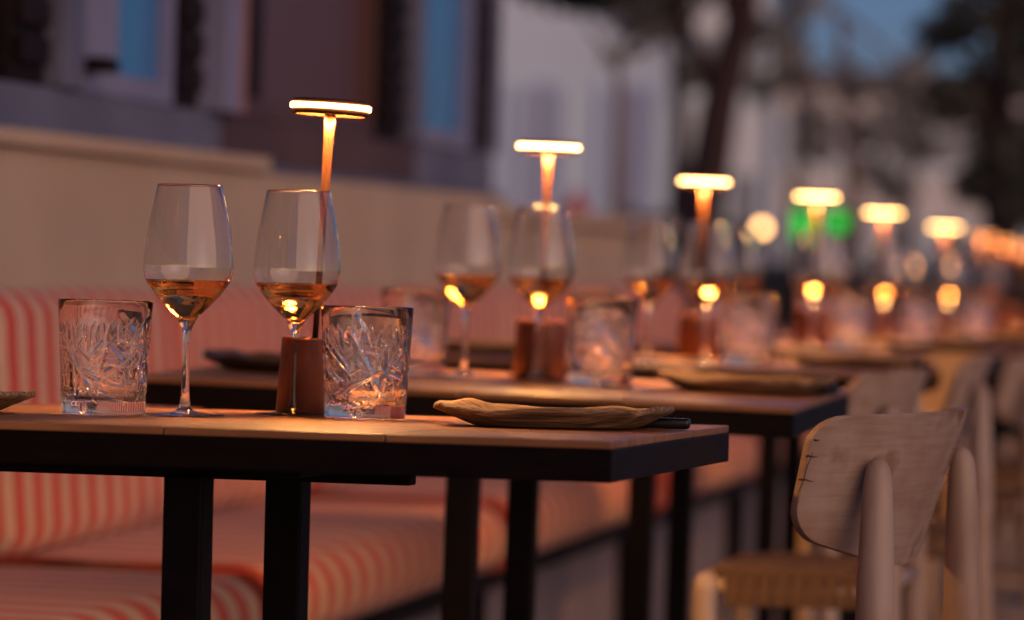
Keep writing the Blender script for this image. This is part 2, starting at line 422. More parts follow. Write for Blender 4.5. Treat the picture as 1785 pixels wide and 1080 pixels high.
HX, HY = 0.41, 0.300
NX, NY = 4, 3
def make_table():
    root = empty('dining_table')
    # black edged tray frame (origin at the middle of the wood surface)
    bm = bmesh.new()
    box(bm, -HX, HX, -HY, HY, -0.037, -0.0075, 0.0015)
    bmesh.ops.recalc_face_normals(bm, faces=bm.faces)
    obj('table_frame', bm, M['frame'], root)
    cw, ch = 2 * HX / NX, 2 * HY / NY; first = None
    for i in range(NX):
        for j in range(NY):
            x, y = -HX + cw * (i + .5), -HY + ch * (j + .5)
            gx, gy = cw / 2 - .0007, ch / 2 - .0007
            if first is None:
                first = obj('tile', bbox(-gx, gx, -gy, gy, -0.0072, 0, 0.0012), M['tile'], root); first.location = (x, y, 0)
            else: share('tile', first, root, (x, y, random.uniform(-.0004, 0)))
    l0 = obj('leg', bbox(-.019, .019, -.019, .019, -0.735, -0.047, .003), M['blackmetal'], root); l0.location = (-.006, -.165, 0)
    share('leg', l0, root, (-.006, .165, 0))
    obj('mounting_plate', bbox(-.345, .10, -.20, .20, -0.0465, -0.0375, .002), M['blackmetal'], root)
    obj('support_arm', bbox(-.33, .16, -.028, -.004, -0.058, -0.047, .002), M['blackmetal'], root)
    obj('foot_plate', bbox(-.22, .26, -.24, .24, -0.745, -0.7355, .003), M['blackmetal'], root)
    return root
t0 = make_table()
for i, t in enumerate(TABLES):
    o = t0 if i == 0 else copy_tree(t0)
    tag(o, t['lab'], 'table', 'row of wood topped tables along the bench')
    dx, dy, rz = t.get('off', (0, 0, 0))
    o.matrix_world = tmat(i) @ Matrix.Translation((dx, dy, 0)) @ Matrix.Rotation(R(rz), 4, 'Z')
    k = 0
    for ch in o.children:
        if ch.name.startswith('leg'):
            ch.location.y = (-1 if k == 0 else 1) * t['leg'] - (.034 if i == 0 else .012); k += 1

# ---------------------------------------------------------------- table lamps
def make_lamp():
    root = empty('table_lamp')
    obj('base', lathe([(0, 0), (.0345, 0), (.0352, .001), (.0337, .0725), (.0330, .0745), (.0320, .075), (0, .0752)], 64), M['lampbase'], root, True)
    P = [(0, .0752), (.0032, .0753), (.0032, .12), (.0036, .18), (.0043, .235), (.0050, .27), (.0056, .2934), (0, .2935)]
    obj('pole', lathe(P, 32), M['copper'], root, True)
    hd = obj('lamp_head', lathe([(0, .3080), (.036, .3076), (.0392, .3062), (.0395, .3030), (0, .3029)], 96), M['copper'], root, True)
    obj('light_ring', lathe([(.0335, .3028), (.0407, .3028), (.0411, .3020), (.0411, .2988), (.0407, .2980), (.0335, .2980)], 96, closed=True), M['ring'], hd, True)
    obj('lower_rim', lathe([(.0345, .2979), (.0395, .2979), (.0393, .2940), (.0380, .2922), (.0345, .2922)], 96, closed=True), M['copper'], hd, True)
    obj('diffuser', lathe([(.0150, .3000), (.0330, .3000), (.0330, .2988), (.0150, .2988)], 48, closed=True), M['diff'], hd, False)
    obj('socket', lathe([(0, .3002), (.0149, .3002), (.0149, .2945), (.0140, .2935), (0, .2935)], 32), M['copper'], hd, True)
    return root
lamp0 = make_lamp()
LAMPS = [(0, -.975, 3.960, (0, 2.5), 'slim copper disc table lamp in front, half hidden by the second wine glass'),
         (1, -.979, 5.239, (0, .2), 'slim copper disc lamp on the second table, its glowing head level over two wine glasses'),
         (2, -.975, 6.655, (0, .3), 'blurred disc lamp on the third table, left of the round orange street light'),
         (3, -.957, 8.118, (0, .3), 'blurred disc lamp glowing directly above the green lights'),
         (4, -.965, 9.560, (0, 0), 'blurred disc lamp just right of the green lights'),
         (5, -.965, 11.30, (0, 0), 'blurred disc lamp with a small round orange light directly below it'),
         (6, -.965, 12.70, (0, 0), 'dim blurred disc lamp touching the right side of the lamp above the small round light'),
         (7, -.965, 13.60, (0, 0), 'dim blurred disc lamp in the middle of the far cluster of three'),
         (8, -.965, 14.50, (0, 0), 'dimmest disc lamp, at the right edge of the photo')]
for k, (i, x, y, ln, lab) in enumerate(LAMPS):
    o = lamp0 if k == 0 else copy_tree(lamp0)
    tag(o, lab, 'lamp', 'glowing disc lamps down the row of tables')
    put(o, i, x, y, 0, 0, ln)
    if k >= 6:
        for h in o.children:
            for c in h.children:
                if c.name.startswith('light_ring'):
                    c.data = c.data.copy(); c.data.materials[0] = M['ring_dim']
    if k < 3: o.scale = (1, 1, (1.042, 1.02, .985)[k])

# ---------------------------------------------------------------- wine glasses
def smoothprof(pts, sub=5):
    out = []
    for i in range(len(pts) - 1):
        p0 = pts[max(i - 1, 0)]; p1 = pts[i]; p2 = pts[i + 1]; p3 = pts[min(i + 2, len(pts) - 1)]
        for s in range(sub):
            t = s / sub
            out.append(tuple(0.5 * ((2 * p1[k]) + (-p0[k] + p2[k]) * t + (2 * p0[k] - 5 * p1[k] + 4 * p2[k] - p3[k]) * t * t + (-p0[k] + 3 * p1[k] - 3 * p2[k] + p3[k]) * t ** 3) for k in (0, 1)))
    out.append(pts[-1]); return out
OUT = [(.0030, .0062), (.0050, .0100), (.0043, .0190), (.0038, .032), (.0036, .050), (.0038, .072), (.0050, .0835), (.0080, .0900), (.0112, .0955), (.0180, .1020), (.0305, .1150), (.0392, .1265), (.0427, .1335), (.0441, .1410), (.0436, .1560), (.0412, .1760), (.0374, .1960), (.0340, .2130), (.0319, .2225)]
def wine_radius(z):
    for (r0, z0), (r1, z1) in zip(OUT[7:], OUT[8:]):
        if z0 <= z <= z1: return r0 + (r1 - r0) * (z - z0) / (z1 - z0)
def make_wineglass():
    root = empty('wine_glass')
    TH = .0009
    outer = [(0, 0), (.034, 0), (.0392, .0004), (.0396, .0011), (.0385, .0016), (.026, .0022), (.013, .0034), (.0075, .0056), (.0058, .0085)]
    outer += smoothprof([(.0058, .0085)] + OUT[2:], 5)[1:]
    rim = [(.0319 - TH * .5, .2229)]
    inner = [(r - TH, z) for r, z in smoothprof([p for p in OUT if p[1] >= .097][::-1], 5)]
    inner = [(r, z + (0.0 if z > .12 else .0006)) for r, z in inner] + [(.0078, .0955), (0, .0935)]
    obj('glass_body', lathe(outer + rim + inner, 96), M['glass'], root, True)
    LV = .1310
    # the wine reaches half way into the thickness of the bowl
    wp = [(0, .0931)] + [(r - TH * .45, z) for r, z in smoothprof([(.0080, .0950)] + [p for p in OUT if .097 <= p[1] < LV] + [(wine_radius(LV), LV)], 5)]
    wp = [p for p in wp if p[1] < LV - .0015]
    rr = wine_radius(LV)
    wp += [(rr - TH * .45, LV), (rr - .0016, LV - .0004), (rr - .004, LV - .0009), (0, LV - .001)]
    obj('wine', lathe(wp, 96), M['wine'], root, True)
    return root
wg0 = make_wineglass()
WG = [(0, -1.062, 3.800, 0, 'left of the two sharp wine glasses in front, half filled with rose wine'),
      (0, -.985, 3.930, 0, 'right of the two sharp wine glasses in front, with the lamp pole behind it'),
      (1, -1.063, 5.150, 0, 'left wine glass on the second table, beside a blurred tumbler'),
      (1, -.971, 5.180, 0, 'right wine glass on the second table, in front of its rust coloured lamp base'),
      (2, -1.003, 6.300, 0, 'left wine glass on the third table, directly right of the second table tumbler'),
      (2, -.925, 6.400, 0, 'right wine glass on the third table, under the third glowing lamp'),
      (3, -1.035, 7.60, 0, 'very blurred wine glass left of the green lights'),
      (3, -.925, 7.85, 0, 'very blurred wine glass standing in front of the green lights'),
      (4, -1.03, 9.05, 0, 'faint wine glass on the fifth table, left of its lamp'),
      (4, -.925, 9.25, 0, 'faint wine glass on the fifth table, right of its lamp pole'),
      (5, -1.03, 10.9, 0, 'faint wine glass on the sixth table, left of its lamp'),
      (5, -.925, 11.0, 0, 'faint wine glass on the sixth table, right of its lamp'),
      (6, -1.03, 12.5, 0, 'barely visible left wine glass on the seventh table'),
      (6, -.925, 12.6, 0, 'barely visible right wine glass on the seventh table')]
for k, (i, x, y, rz, lab) in enumerate(WG):
    o = wg0 if k == 0 else copy_tree(wg0)
    tag(o, lab, 'wine glass', 'wine glasses on the tables')
    put(o, i, x, y, rz, .0003)
    o.scale = (1, 1, 1.015)

# ---------------------------------------------------------------- cut crystal tumblers
def make_tumbler():
    root = empty('tumbler')
    rnd = random.Random(11)
    H = .1115; R0, R1 = .0405, .0462
    def rad(z): return R0 + (R1 - R0) * (z / H) ** 1.1
    circ = 2 * math.pi * .043
    lines = []
    for k in range(26):      # long deep wedge cuts
        lines.append((rnd.uniform(0, circ), rnd.uniform(.014, .085), R(rnd.choice([rnd.uniform(25, 65), rnd.uniform(115, 155), rnd.uniform(70, 110)])), rnd.uniform(.018, .045), rnd.uniform(.0026, .0044), rnd.uniform(.0015, .0026)))
    for k in range(130):     # short fine star cuts
        lines.append((rnd.uniform(0, circ), rnd.uniform(.013, .080), rnd.uniform(0, math.pi), rnd.uniform(.006, .016), rnd.uniform(.0008, .0014), rnd.uniform(.0007, .0012)))
    for k in range(28):      # petals that reach up towards the rim
        u = circ * k / 28 + rnd.uniform(-.002, .002)
        lines.append((u, .080, R(90 + rnd.uniform(-16, 16)), .010, .0022, .0010))
    NS, NZ = 400, 150
    z0, z1 = .010, .097
    grid = [[0.0] * NS for _ in range(NZ + 1)]
    du = circ / NS; dz = (z1 - z0) / NZ
    for (u, z, a, L, wdt, dep) in lines:
        ca, sa = math.cos(a), math.sin(a)
        ext = L + wdt
        i0 = int((u - ext) / du) - 1; i1 = int((u + ext) / du) + 1
        j0 = max(0, int((z - ext - z0) / dz) - 1); j1 = min(NZ, int((z + ext - z0) / dz) + 1)
        for j in range(j0, j1 + 1):
            vz = z0 + j * dz - z
            row = grid[j]
            for i in range(i0, i1 + 1):
                vu = i * du - u
                s = vu * ca + vz * sa; t = abs(-vu * sa + vz * ca)
                if t > wdt or abs(s) > L: continue
                v = dep * (1 - t / wdt) * min(1, (L - abs(s)) / (L * .45))
                if v > row[i % NS]: row[i % NS] = v
    prof = [(0, .0006), (.034, .0006), (.0385, 0), (.0400, .0008), (.0406, .0025), (.0407, .0060)]
    k0 = len(prof)
    fade = []
    for j in range(NZ + 1):
        z = z0 + j * dz; prof.append((rad(z), z))
        fade.append(min(1, j / 5, (NZ - j) / 6))
    k1 = len(prof)
    prof += [(rad(.1), .1), (rad(.1055), .1055), (rad(.1095), .1095), (rad(H) - .0001, .1106), (rad(H) - .0005, .1112), (rad(H) - .0012, H), (rad(H) - .0019, .1112), (rad(H) - .0024, .1104), (rad(.1) - .0036, .100), (rad(.06) - .0048, .06), (rad(.03) - .0050, .03), (rad(.02) - .0052, .0195), (rad(.02) - .0085, .0155), (rad(.02) - .016, .0135), (0, .0128)]
    def disp(k, a, r, z):
        if k0 <= k < k1:
            j = k - k0; i = int(round(a / (2 * math.pi) * NS)) % NS
            return -grid[j][i] * fade[j]
        return 0
    obj('glass_body', lathe(prof, NS, disp), M['crystal'], root, True)
    return root
tb0 = make_tumbler()
TB = [(0, -1.130, 3.750, 20, 'cut crystal tumbler at the left of the front table, left of both wine glasses'),
      (0, -.903, 3.895, 145, 'cut crystal tumbler sparkling between the second wine glass and the wooden plate'),
      (1, -1.13, 5.150, 60, 'blurred cut tumbler on the second table, left of both wine glasses'),
      (1, -.876, 5.120, 200, 'blurred cut tumbler on the second table, right of the rust lamp base'),
      (2, -.850, 6.36, 90, 'blurred cut tumbler on the third table, right of its lamp base'),
      (2, -1.12, 6.42, 10, 'blurred cut tumbler on the third table, left of its lamp base'),
      (3, -.850, 7.86, 30, 'very blurred cut tumbler on the fourth table, right of its lamp'),
      (3, -1.12, 7.9, 130, 'very blurred cut tumbler on the fourth table, left of its lamp'),
      (4, -.850, 9.35, 80, 'very blurred cut tumbler on the fifth table, right of its lamp'),
      (4, -1.10, 9.40, 180, 'very blurred cut tumbler on the fifth table, left of its lamp'),
      (5, -.850, 11.1, 45, 'very blurred cut tumbler on the sixth table')]
for k, (i, x, y, rz, lab) in enumerate(TB):
    o = tb0 if k == 0 else copy_tree(tb0)
    tag(o, lab, 'tumbler', 'cut crystal tumblers on the tables')
    put(o, i, x, y, rz, .0003)

# ---------------------------------------------------------------- palm leaf plates
def make_plate():
    bm = bmesh.new(); NR, NA = 14, 96; rings = []
    A, B = .107, .076
    def surf(rr, a):
        c, s = math.cos(a), math.sin(a)
        e = 0.62
        ex = math.copysign(abs(c) ** e, c) * A; ey = math.copysign(abs(s) ** e, s) * B
        wav = 1 + .02 * math.sin(3 * a + 1) + .015 * math.sin(7 * a)
        tip = max(0, math.cos(a - math.pi)) ** 10 * .010 + max(0, math.cos(a)) ** 8 * .004
        x = ex * rr * (wav if rr > .5 else 1); y = ey * rr * (wav if rr > .5 else 1)
        f = max(0, (rr - .72) / .28)
        x -= tip * f * math.copysign(1, -math.cos(a)) * -1 * (1 if c < 0 else -1) if False else 0
        x += (-tip if c < 0 else tip) * f
        z = .0035 + .0170 * f ** .9 + f * (.0022 * math.sin(2 * a + 2.2) + .0016 * math.sin(5 * a + 2) + .001 * math.sin(11 * a))
        return Vector((x, y, z))
    top = bm.verts.new((0, 0, .0035)); bot = bm.verts.new((0, 0, .0006))
    T, Bm = [], []
    for k in range(1, NR + 1):
        rr = (k / NR) ** .8
        T.append([bm.verts.new(surf(rr, 2 * math.pi * i / NA)) for i in range(NA)])
        lr = []
        for i in range(NA):
            p = surf(rr, 2 * math.pi * i / NA); q = p.copy()
            q.z = max(.0006, q.z - .0042); q.x *= 1 + .012 * (q.z > .003); q.y *= 1 + .012 * (q.z > .003)
            lr.append(bm.verts.new(q))
        Bm.append(lr)
    for i in range(NA):
        j = (i + 1) % NA
        bm.faces.new((top, T[0][i], T[0][j])); bm.faces.new((bot, Bm[0][j], Bm[0][i]))
        for k in range(NR - 1):
            bm.faces.new((T[k][i], T[k + 1][i], T[k + 1][j], T[k][j]))
            bm.faces.new((Bm[k][i], Bm[k][j], Bm[k + 1][j], Bm[k + 1][i]))
        bm.faces.new((T[-1][i], Bm[-1][i], Bm[-1][j], T[-1][j]))
    bmesh.ops.recalc_face_normals(bm, faces=bm.faces)
    return obj('leaf_plate', bm, M['plate'], None, True)
pl0 = make_plate()
PL = [(0, -.694, 3.795, 2, 'rough edged wooden leaf plate on the right end of the front table'),
      (0, -1.308, 3.72, 175, 'wooden leaf plate cut off by the left edge of the photo'),
      (1, -.685, 5.10, -4, 'wooden leaf plate on the right end of the second table'),
      (1, -1.27, 5.05, 170, 'dark brown leaf plate on the bench side of the second table'),
      (2, -.690, 6.42, 3, 'blurred leaf plate on the right end of the third table'),
      (2, -1.27, 6.42, 180, 'blurred leaf plate on the bench side of the third table'),
      (3, -.690, 7.9, 6, 'blurred leaf plate on the right end of the fourth table'),
      (4, -.690, 9.35, -3, 'blurred leaf plate on the right end of the fifth table'),
      (5, -.690, 11.1, 0, 'blurred leaf plate on the right end of the sixth table')]
for k, (i, x, y, rz, lab) in enumerate(PL):
    o = pl0 if k == 0 else pl0.copy()
    if k: COL.objects.link(o)
    tag(o, lab, 'plate', 'wooden leaf plates on the tables')
    put(o, i, x, y, rz, .0002)
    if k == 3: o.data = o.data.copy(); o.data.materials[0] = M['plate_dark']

# ---------------------------------------------------------------- cutlery (black, lying beyond the plates, handles to the right)
def make_knife():
    root = empty('table_knife')
    bm = bbox(0, .095, -.0075, .0075, 0, .0105, .0032); obj('handle', bm, M['cutlery'], root, True)
    bm = bmesh.new()
    pr_ = [(0, -.006), (-.08, -.008), (-.105, -.006), (-.12, .002), (-.105, .006), (0, .006)]
    lo = [bm.verts.new((x, y, .001)) for x, y in pr_]; hi = [bm.verts.new((x, y, .0024)) for x, y in pr_]
    bm.faces.new(lo[::-1]); bm.faces.new(hi)
    for q in range(6): bm.faces.new((lo[q], lo[(q + 1) % 6], hi[(q + 1) % 6], hi[q]))
    obj('blade', bm, M['cutlery'], root)
    return root
def make_fork():
    root = empty('table_fork')
    obj('handle', bbox(0, .100, -.007, .007, 0, .0075, .0027), M['cutlery'], root, True)
    bm = bbox(-.055, 0, -.004, .004, .001, .0035, .001); box(bm, -.07, -.056, -.011, .011, .001, .003, .0008)
    obj('neck', bm, M['cutlery'], root)
    for q in range(4):
        obj('tine', bbox(-.105, -.071, -.0105 + q * .006, -.0075 + q * .006, .001, .0028, .0005), M['cutlery'], root)
    return root
kn0, fk0 = make_knife(), make_fork()
for k, i in enumerate((0, 1, 2, 3)):
    o = kn0 if k == 0 else copy_tree(kn0)
    cx, cy = TABLES[i]['c']
    tag(o, ['black handled knife on the front table, its end showing past the wooden plate', 'black knife beside the plate on the second table', 'blurred black knife beside the plate on the third table', 'blurred black knife beside the plate on the fourth table'][k], 'knife', 'black knives beside the plates')
    put(o, i, -.664 if i == 0 else -.665, cy + .095, 3, .0003)
    o = fk0 if k == 0 else copy_tree(fk0)
    tag(o, ['black fork behind the wooden plate on the front table', 'black fork behind the plate on the second table', 'blurred black fork behind the plate on the third table', 'blurred black fork behind the plate on the fourth table'][k], 'fork', 'black forks behind the plates')
    put(o, i, -.69, cy + .135, -4, .0003)

# ================================================================= CHAIRS
def make_chair():
    """front towards -x, origin on the floor midway between the two back posts"""
    root = empty('chair')
    # curved plywood back shell
    bm = bmesh.new(); NT, NU = 22, 30; W = .222; rc = .036
    TH = .011
    zt, zbm = .765, .603
    def P(u, t, off):
        # t 0 bottom .. 1 top ; u -1..1
        yv = W * u
        bot = zbm + .044 * abs(u) ** 1.6; top = zt - .004 * u * u
        z = bot + (top - bot) * t
        x = -.019 + .050 * (z - zbm) / .16 - .078 * abs(u) ** 2.0
        x0 = x + .012
        nx, ny = 1, 2 * .078 * u / W * 1.0
        l = math.hypot(nx, ny)
        return Vector((x0 + off * nx / l, yv + off * ny / l, z))
    def width(t):
        d = min(t, 1 - t) * .15
        if d < rc: return (W - rc + math.sqrt(max(0, rc * rc - (rc - d) ** 2))) / W
        return 1.0
    fr, bk = [], []
    for a in range(NT + 1):
        q = a / NT; t = 0.5 - 0.5 * math.cos(math.pi * q)
        wv = width(t) * (0.93 + .07 * t)
        fr.append([bm.verts.new(P(-wv + 2 * wv * b / NU, t, 0)) for b in range(NU + 1)])
        bk.append([bm.verts.new(P(-wv + 2 * wv * b / NU, t, -TH)) for b in range(NU + 1)])
    for a in range(NT):
        for b in range(NU):
            bm.faces.new((fr[a][b], fr[a][b + 1], fr[a + 1][b + 1], fr[a + 1][b]))
            bm.faces.new((bk[a][b], bk[a + 1][b], bk[a + 1][b + 1], bk[a][b + 1]))
    loop_f = fr[0] + [fr[a][-1] for a in range(1, NT + 1)] + fr[-1][-2::-1] + [fr[a][0] for a in range(NT - 1, 0, -1)]
    loop_b = bk[0] + [bk[a][-1] for a in range(1, NT + 1)] + bk[-1][-2::-1] + [bk[a][0] for a in range(NT - 1, 0, -1)]
    for q in range(len(loop_f)):
        r_ = (q + 1) % len(loop_f)
        bm.faces.new((loop_f[q], loop_b[q], loop_b[r_], loop_f[r_]))
    bmesh.ops.recalc_face_normals(bm, faces=bm.faces)
    br = obj('backrest', bm, M['chair'], root, True)
    mod = br.modifiers.new('edge', 'BEVEL'); mod.width = .0025; mod.segments = 2; mod.angle_limit = R(45)
    # thin dark cracks running in from the near end of the shell, 0.4 mm proud
    for u0, ln, t in ((.983, .036, .46), (.985, .028, .66), (.972, .014, .80)):
        pts = [P(-(u0 - ln * 2 * q / 4), t + .004 * math.sin(q * 2.1 + t * 9), .0004) for q in range(5)]
        obj('crack', tube(pts, [.0011, .0010, .0007, .0004, .0002], 4), M['crack'], br)
    pts = [P(-(.962 + .003 * math.sin(q * 1.7)), .30 + .4 * q / 7, .0003) for q in range(8)]
    obj('crack', tube(pts, [.0002, .0005, .0006, .0005, .0006, .0005, .0004, .0002], 4), M['crack'], br)
    for s in (-1, 1):
        pts, rad = [], []
        for z, r_ in ((0, .0125), (.10, .0145), (.25, .0175), (.40, .0195), (.52, .0200), (.60, .0188), (.66, .0164), (.695, .0145), (.709, .0122), (.717, .0082), (.7205, .003)):
            pts.append((.020 - .012 * (z / .72) + .03 * max(0, (.35 - z)) / .35, s * (.150 + .025 * (.72 - z) / .72), z)); rad.append(r_)
        obj('back_post', tube(pts, rad, 20), M['chairleg'], root, True)
    D = -.240
    for s in (-1, 1):
        obj('front_leg', tube([(D - .01, s * .205, 0), (D, s * .198, .25), (D, s * .195, .45), (D, s * .195, .467), (D, s * .195, .473)], [.0125, .0165, .0175, .015, .006], 16), M['chairleg'], root, True)
        obj('side_rail', tube([(D + .012, s * .192, .455), (.005, s * .162, .455)], .0115, 12), M['chairleg'], root, True)
        obj('side_stretcher', tube([(D + .01, s * .199, .20), (.02, s * .167, .20)], .009, 10), M['chairleg'], root, True)
    obj('front_rail', tube([(D, -.182, .463), (D, .182, .463)], .0125, 12), M['chairleg'], root, True)
    obj('back_rail', tube([(.012, -.145, .463), (.012, .145, .463)], .0115, 12), M['chairleg'], root, True)
    a0 = None
    for k in range(12):
        y = -.15 + k * .3 / 11
        b = bbox(D + .0, .012, -.0105, .0105, -.002, .002, .0012) if a0 is None else None
        if a0 is None: a0 = obj('seat_strap', b, M['cord'], root); a0.location = (0, y, .4775)
        else: share('seat_strap', a0, root, (0, y, .4775 + (.0003 if k % 2 else 0)))
    b0 = None
    for k in range(10):
        x = D + .025 + k * .21 / 9
        if b0 is None: b0 = obj('cross_strap', bbox(-.0135, .0135, -.17, .17, -.0015, .0015, .001), M['cord'], root); b0.location = (x, 0, .4735)
        else: share('cross_strap', b0, root, (x, 0, .4735))
    # hanging cord loops of the woven side
    for s in (-1, 1):
        c0 = None
        for k in range(9):
            x = D + .04 + k * .18 / 8; y = s * (.192 - .03 * (k / 8)) + s * .012
            if c0 is None: c0 = obj('side_cord', bbox(-.011, .011, -.002, .002, -.032, .018, .001), M['cord'], root); c0.location = (x, y, .462)
            else: share('side_cord', c0, root, (x, y, .462))
    return root
ch0 = make_chair()
CH = [(-.380, 4.161, -11.5, 0.0, 'whitewashed wooden chair with curved back at the front right, in sharpest focus of the chairs'),
      (-.556, 5.790, -1.0, 0.0, 'blurred whitewashed chair whose back peeks out just above the front chair back, woven seat visible'),
      (-.541, 6.820, 12.0, .004, 'blurred whitewashed chair cut by the right edge, with a thick pale back post'),
      (-.50, 8.20, -4, -.02, 'very blurred whitewashed chair at the fourth table, behind the other chairs'),
      (-.50, 9.45, -4, -.02, 'very blurred whitewashed chair at the fifth table, mostly hidden'),
      (-.50, 11.15, -4, -.03, 'very blurred whitewashed chair at the sixth table, mostly hidden')]
for k, (x, y, rz, dz, lab) in enumerate(CH):
    o = ch0 if k == 0 else copy_tree(ch0)
    tag(o, lab, 'chair', 'whitewashed wooden chairs along the outer side of the tables')
    o.location = (x, y, 0); o.rotation_euler = (0, 0, R(rz))
    if dz: o.scale = (1, 1, (.765 + dz) / .765)

# ================================================================= BACKGROUND
M['palewall'] = noisy('pale_rendered_wall', (0.70, 0.86, 0.96), (0.80, 0.93, 0.98), scale=.35, rough=0.8, bump=0.1)
M['beigewall'] = noisy('beige_wall', (0.66, 0.64, 0.62), (0.80, 0.78, 0.76), scale=.3, rough=0.8, bump=0.1)
M['greywall'] = noisy('grey_wall', (0.62, 0.68, 0.70), (0.74, 0.78, 0.80), scale=.3, rough=0.8, bump=0.1)
M['palepane'] = window_glass('pale_window_glass', (0.45, 0.52, 0.68), .4)
M['farpane'] = window_glass('far_window_glass', (0.26, 0.28, 0.32), 0.3)
M['roof'] = noisy('grey_roof', (0.12, 0.10, 0.10), (0.18, 0.15, 0.15), scale=2, rough=0.8)
M['leaf'] = noisy('dark_leaf', (0.035, 0.040, 0.030), (0.085, 0.085, 0.06), scale=1.2, rough=0.6, bump=0)
M['leaf2'] = noisy('dusty_leaf', (0.16, 0.165, 0.15), (0.27, 0.26, 0.22), scale=1.2, rough=0.6, bump=0)
M['hedge'] = noisy('hedge_leaf', (0.06, 0.07, 0.06), (0.12, 0.125, 0.11), scale=3, rough=0.7, bump=0)

def xrange_at(px0, px1, Z):
    a = at(px0, 470, Z); b = at(px1, 470, Z); return a, b
# frame whose X axis runs along the photograph's right direction on the ground
YAW = math.atan2(RT.y, RT.x)
def building(name, px0, px1, Z, height, depth, mat, label, wins, cat='building', arches=False):
    a, b = xrange_at(px0, px1, Z)
    Wd = (Vector((b.x, b.y, 0)) - Vector((a.x, a.y, 0))).length
    mid = (a + b) / 2
    root = empty(name, (mid.x, mid.y, 0), (0, 0, YAW)); tag(root, label, cat, None)
    obj('wall', bbox(-Wd / 2, Wd / 2, 0, depth, 0, height, .02), mat, root)
    obj('roof', bbox(-Wd / 2 - .2, Wd / 2 + .2, -.2, depth + .2, height + .002, height + .22, .03), M['roof'], root)
    cols, rows, ww, wh, z0, dz, fm = wins
    for r_ in range(rows):
        for c in range(cols):
            x = -Wd / 2 + Wd * (c + .5) / cols; z = z0 + r_ * dz
            if z + wh > height - .2: continue
            wn = empty('window', (x, 0, z)); wn.parent = root
            if arches:
                bm = bmesh.new(); pts = [(-ww / 2, 0), (ww / 2, 0)] + [(ww / 2 * math.cos(math.pi * q / 10), wh - ww / 2 + ww / 2 * math.sin(math.pi * q / 10)) for q in range(11)]
                v0 = [bm.verts.new((p[0], -.03, p[1])) for p in pts]; v1 = [bm.verts.new((p[0], .01, p[1])) for p in pts]
                bm.faces.new(v0)
                for q in range(len(pts)): bm.faces.new((v0[q], v0[(q + 1) % len(pts)], v1[(q + 1) % len(pts)], v1[q]))
                bmesh.ops.recalc_face_normals(bm, faces=bm.faces)
                obj('pane', bm, M['palepane'], wn)
            else:
                obj('pane', bbox(-ww / 2, ww / 2, -.02, .01, 0, wh), M['farpane'], wn)
            fr = .07
            for (c0, c1, e0, e1) in ((-ww / 2 - fr, -ww / 2 - .001, 0, wh), (ww / 2 + .001, ww / 2 + fr, 0, wh), (-ww / 2 - fr, ww / 2 + fr, -.12, -.001)):
                obj('frame', bbox(c0, c1, -.06, .01, e0, e1), fm, wn)
    return root
building('pale_house', 700, 1168, 34, 6.2, 7, M['palewall'], 'pale blue white house far behind the second and third table lamps', (3, 3, .35, 1.1, 1.3, 2.2, M['palewall']), arches=True)
building('grey_house', 1185, 1330, 40, 7.0, 6, M['greywall'], 'narrow grey house behind the dark leaning tree trunk', (2, 3, .30, .6, 1.2, 1.4, M['palewall']))
building('beige_house', 1345, 2150, 46, 2.95, 6, M['beigewall'], 'low beige house under the patch of blue sky at the right', (9, 2, .35, .55, .9, 1.2, M['palewall']))

# ---- trees
def leafmesh(bm, center, rad, n, size, rnd, squash=.8):
    for _ in range(n):
        while True:
            v = Vector((rnd.uniform(-1, 1), rnd.uniform(-1, 1), rnd.uniform(-1, 1)))
            if v.length < 1: break
        v = v * (0.55 + .45 * rnd.random())
        p = center + Vector((v.x * rad, v.y * rad, v.z * rad * squash))
        a = Vector((rnd.gauss(0, 1), rnd.gauss(0, 1), rnd.gauss(0, 1))).normalized(); b = a.orthogonal().normalized()
        s = size * rnd.uniform(.6, 1.4)
        q = [p - a * s, p + b * s * .45, p + a * s, p - b * s * .45]
        bm.faces.new([bm.verts.new(x) for x in q])
def tree(name, base, pts, r0, clumps, leafmat, label, seed=1, nleaf=260, size=.10, bark='bark', limbs=5, parts=True, cat='tree'):
    rnd = random.Random(seed)
    root = empty(name, (base.x, base.y, 0)); tag(root, label, cat, None)
    pts = [Vector(p) - Vector((base.x, base.y, 0)) for p in pts]
    n = len(pts); rads = [r0 * (1 - .55 * k / (n - 1)) for k in range(n)]; rads[0] *= 1.25
    tr = obj('trunk', tube(pts, rads, 12), M[bark], root, True)
    cl = [Vector(c[0]) - Vector((base.x, base.y, 0)) for c in clumps]
    for c in cl:
        s = pts[rnd.randint(n // 2, n - 1)]
        mid = (s + c) / 2 + Vector((rnd.uniform(-.2, .2), rnd.uniform(-.2, .2), rnd.uniform(-.1, .25)))
        obj('branch', tube([s, mid, c], [r0 * .35, r0 * .22, r0 * .08], 7), M[bark], tr, True)
    bm = bmesh.new()
    for c, (_, rd) in zip(cl, clumps): leafmesh(bm, c, rd, nleaf, size, rnd)
    obj('crown', bm, M[leafmat], root)
    return root
def g0(px, Z): 
    p = at(px, 470, Z); return Vector((p.x, p.y, 0))
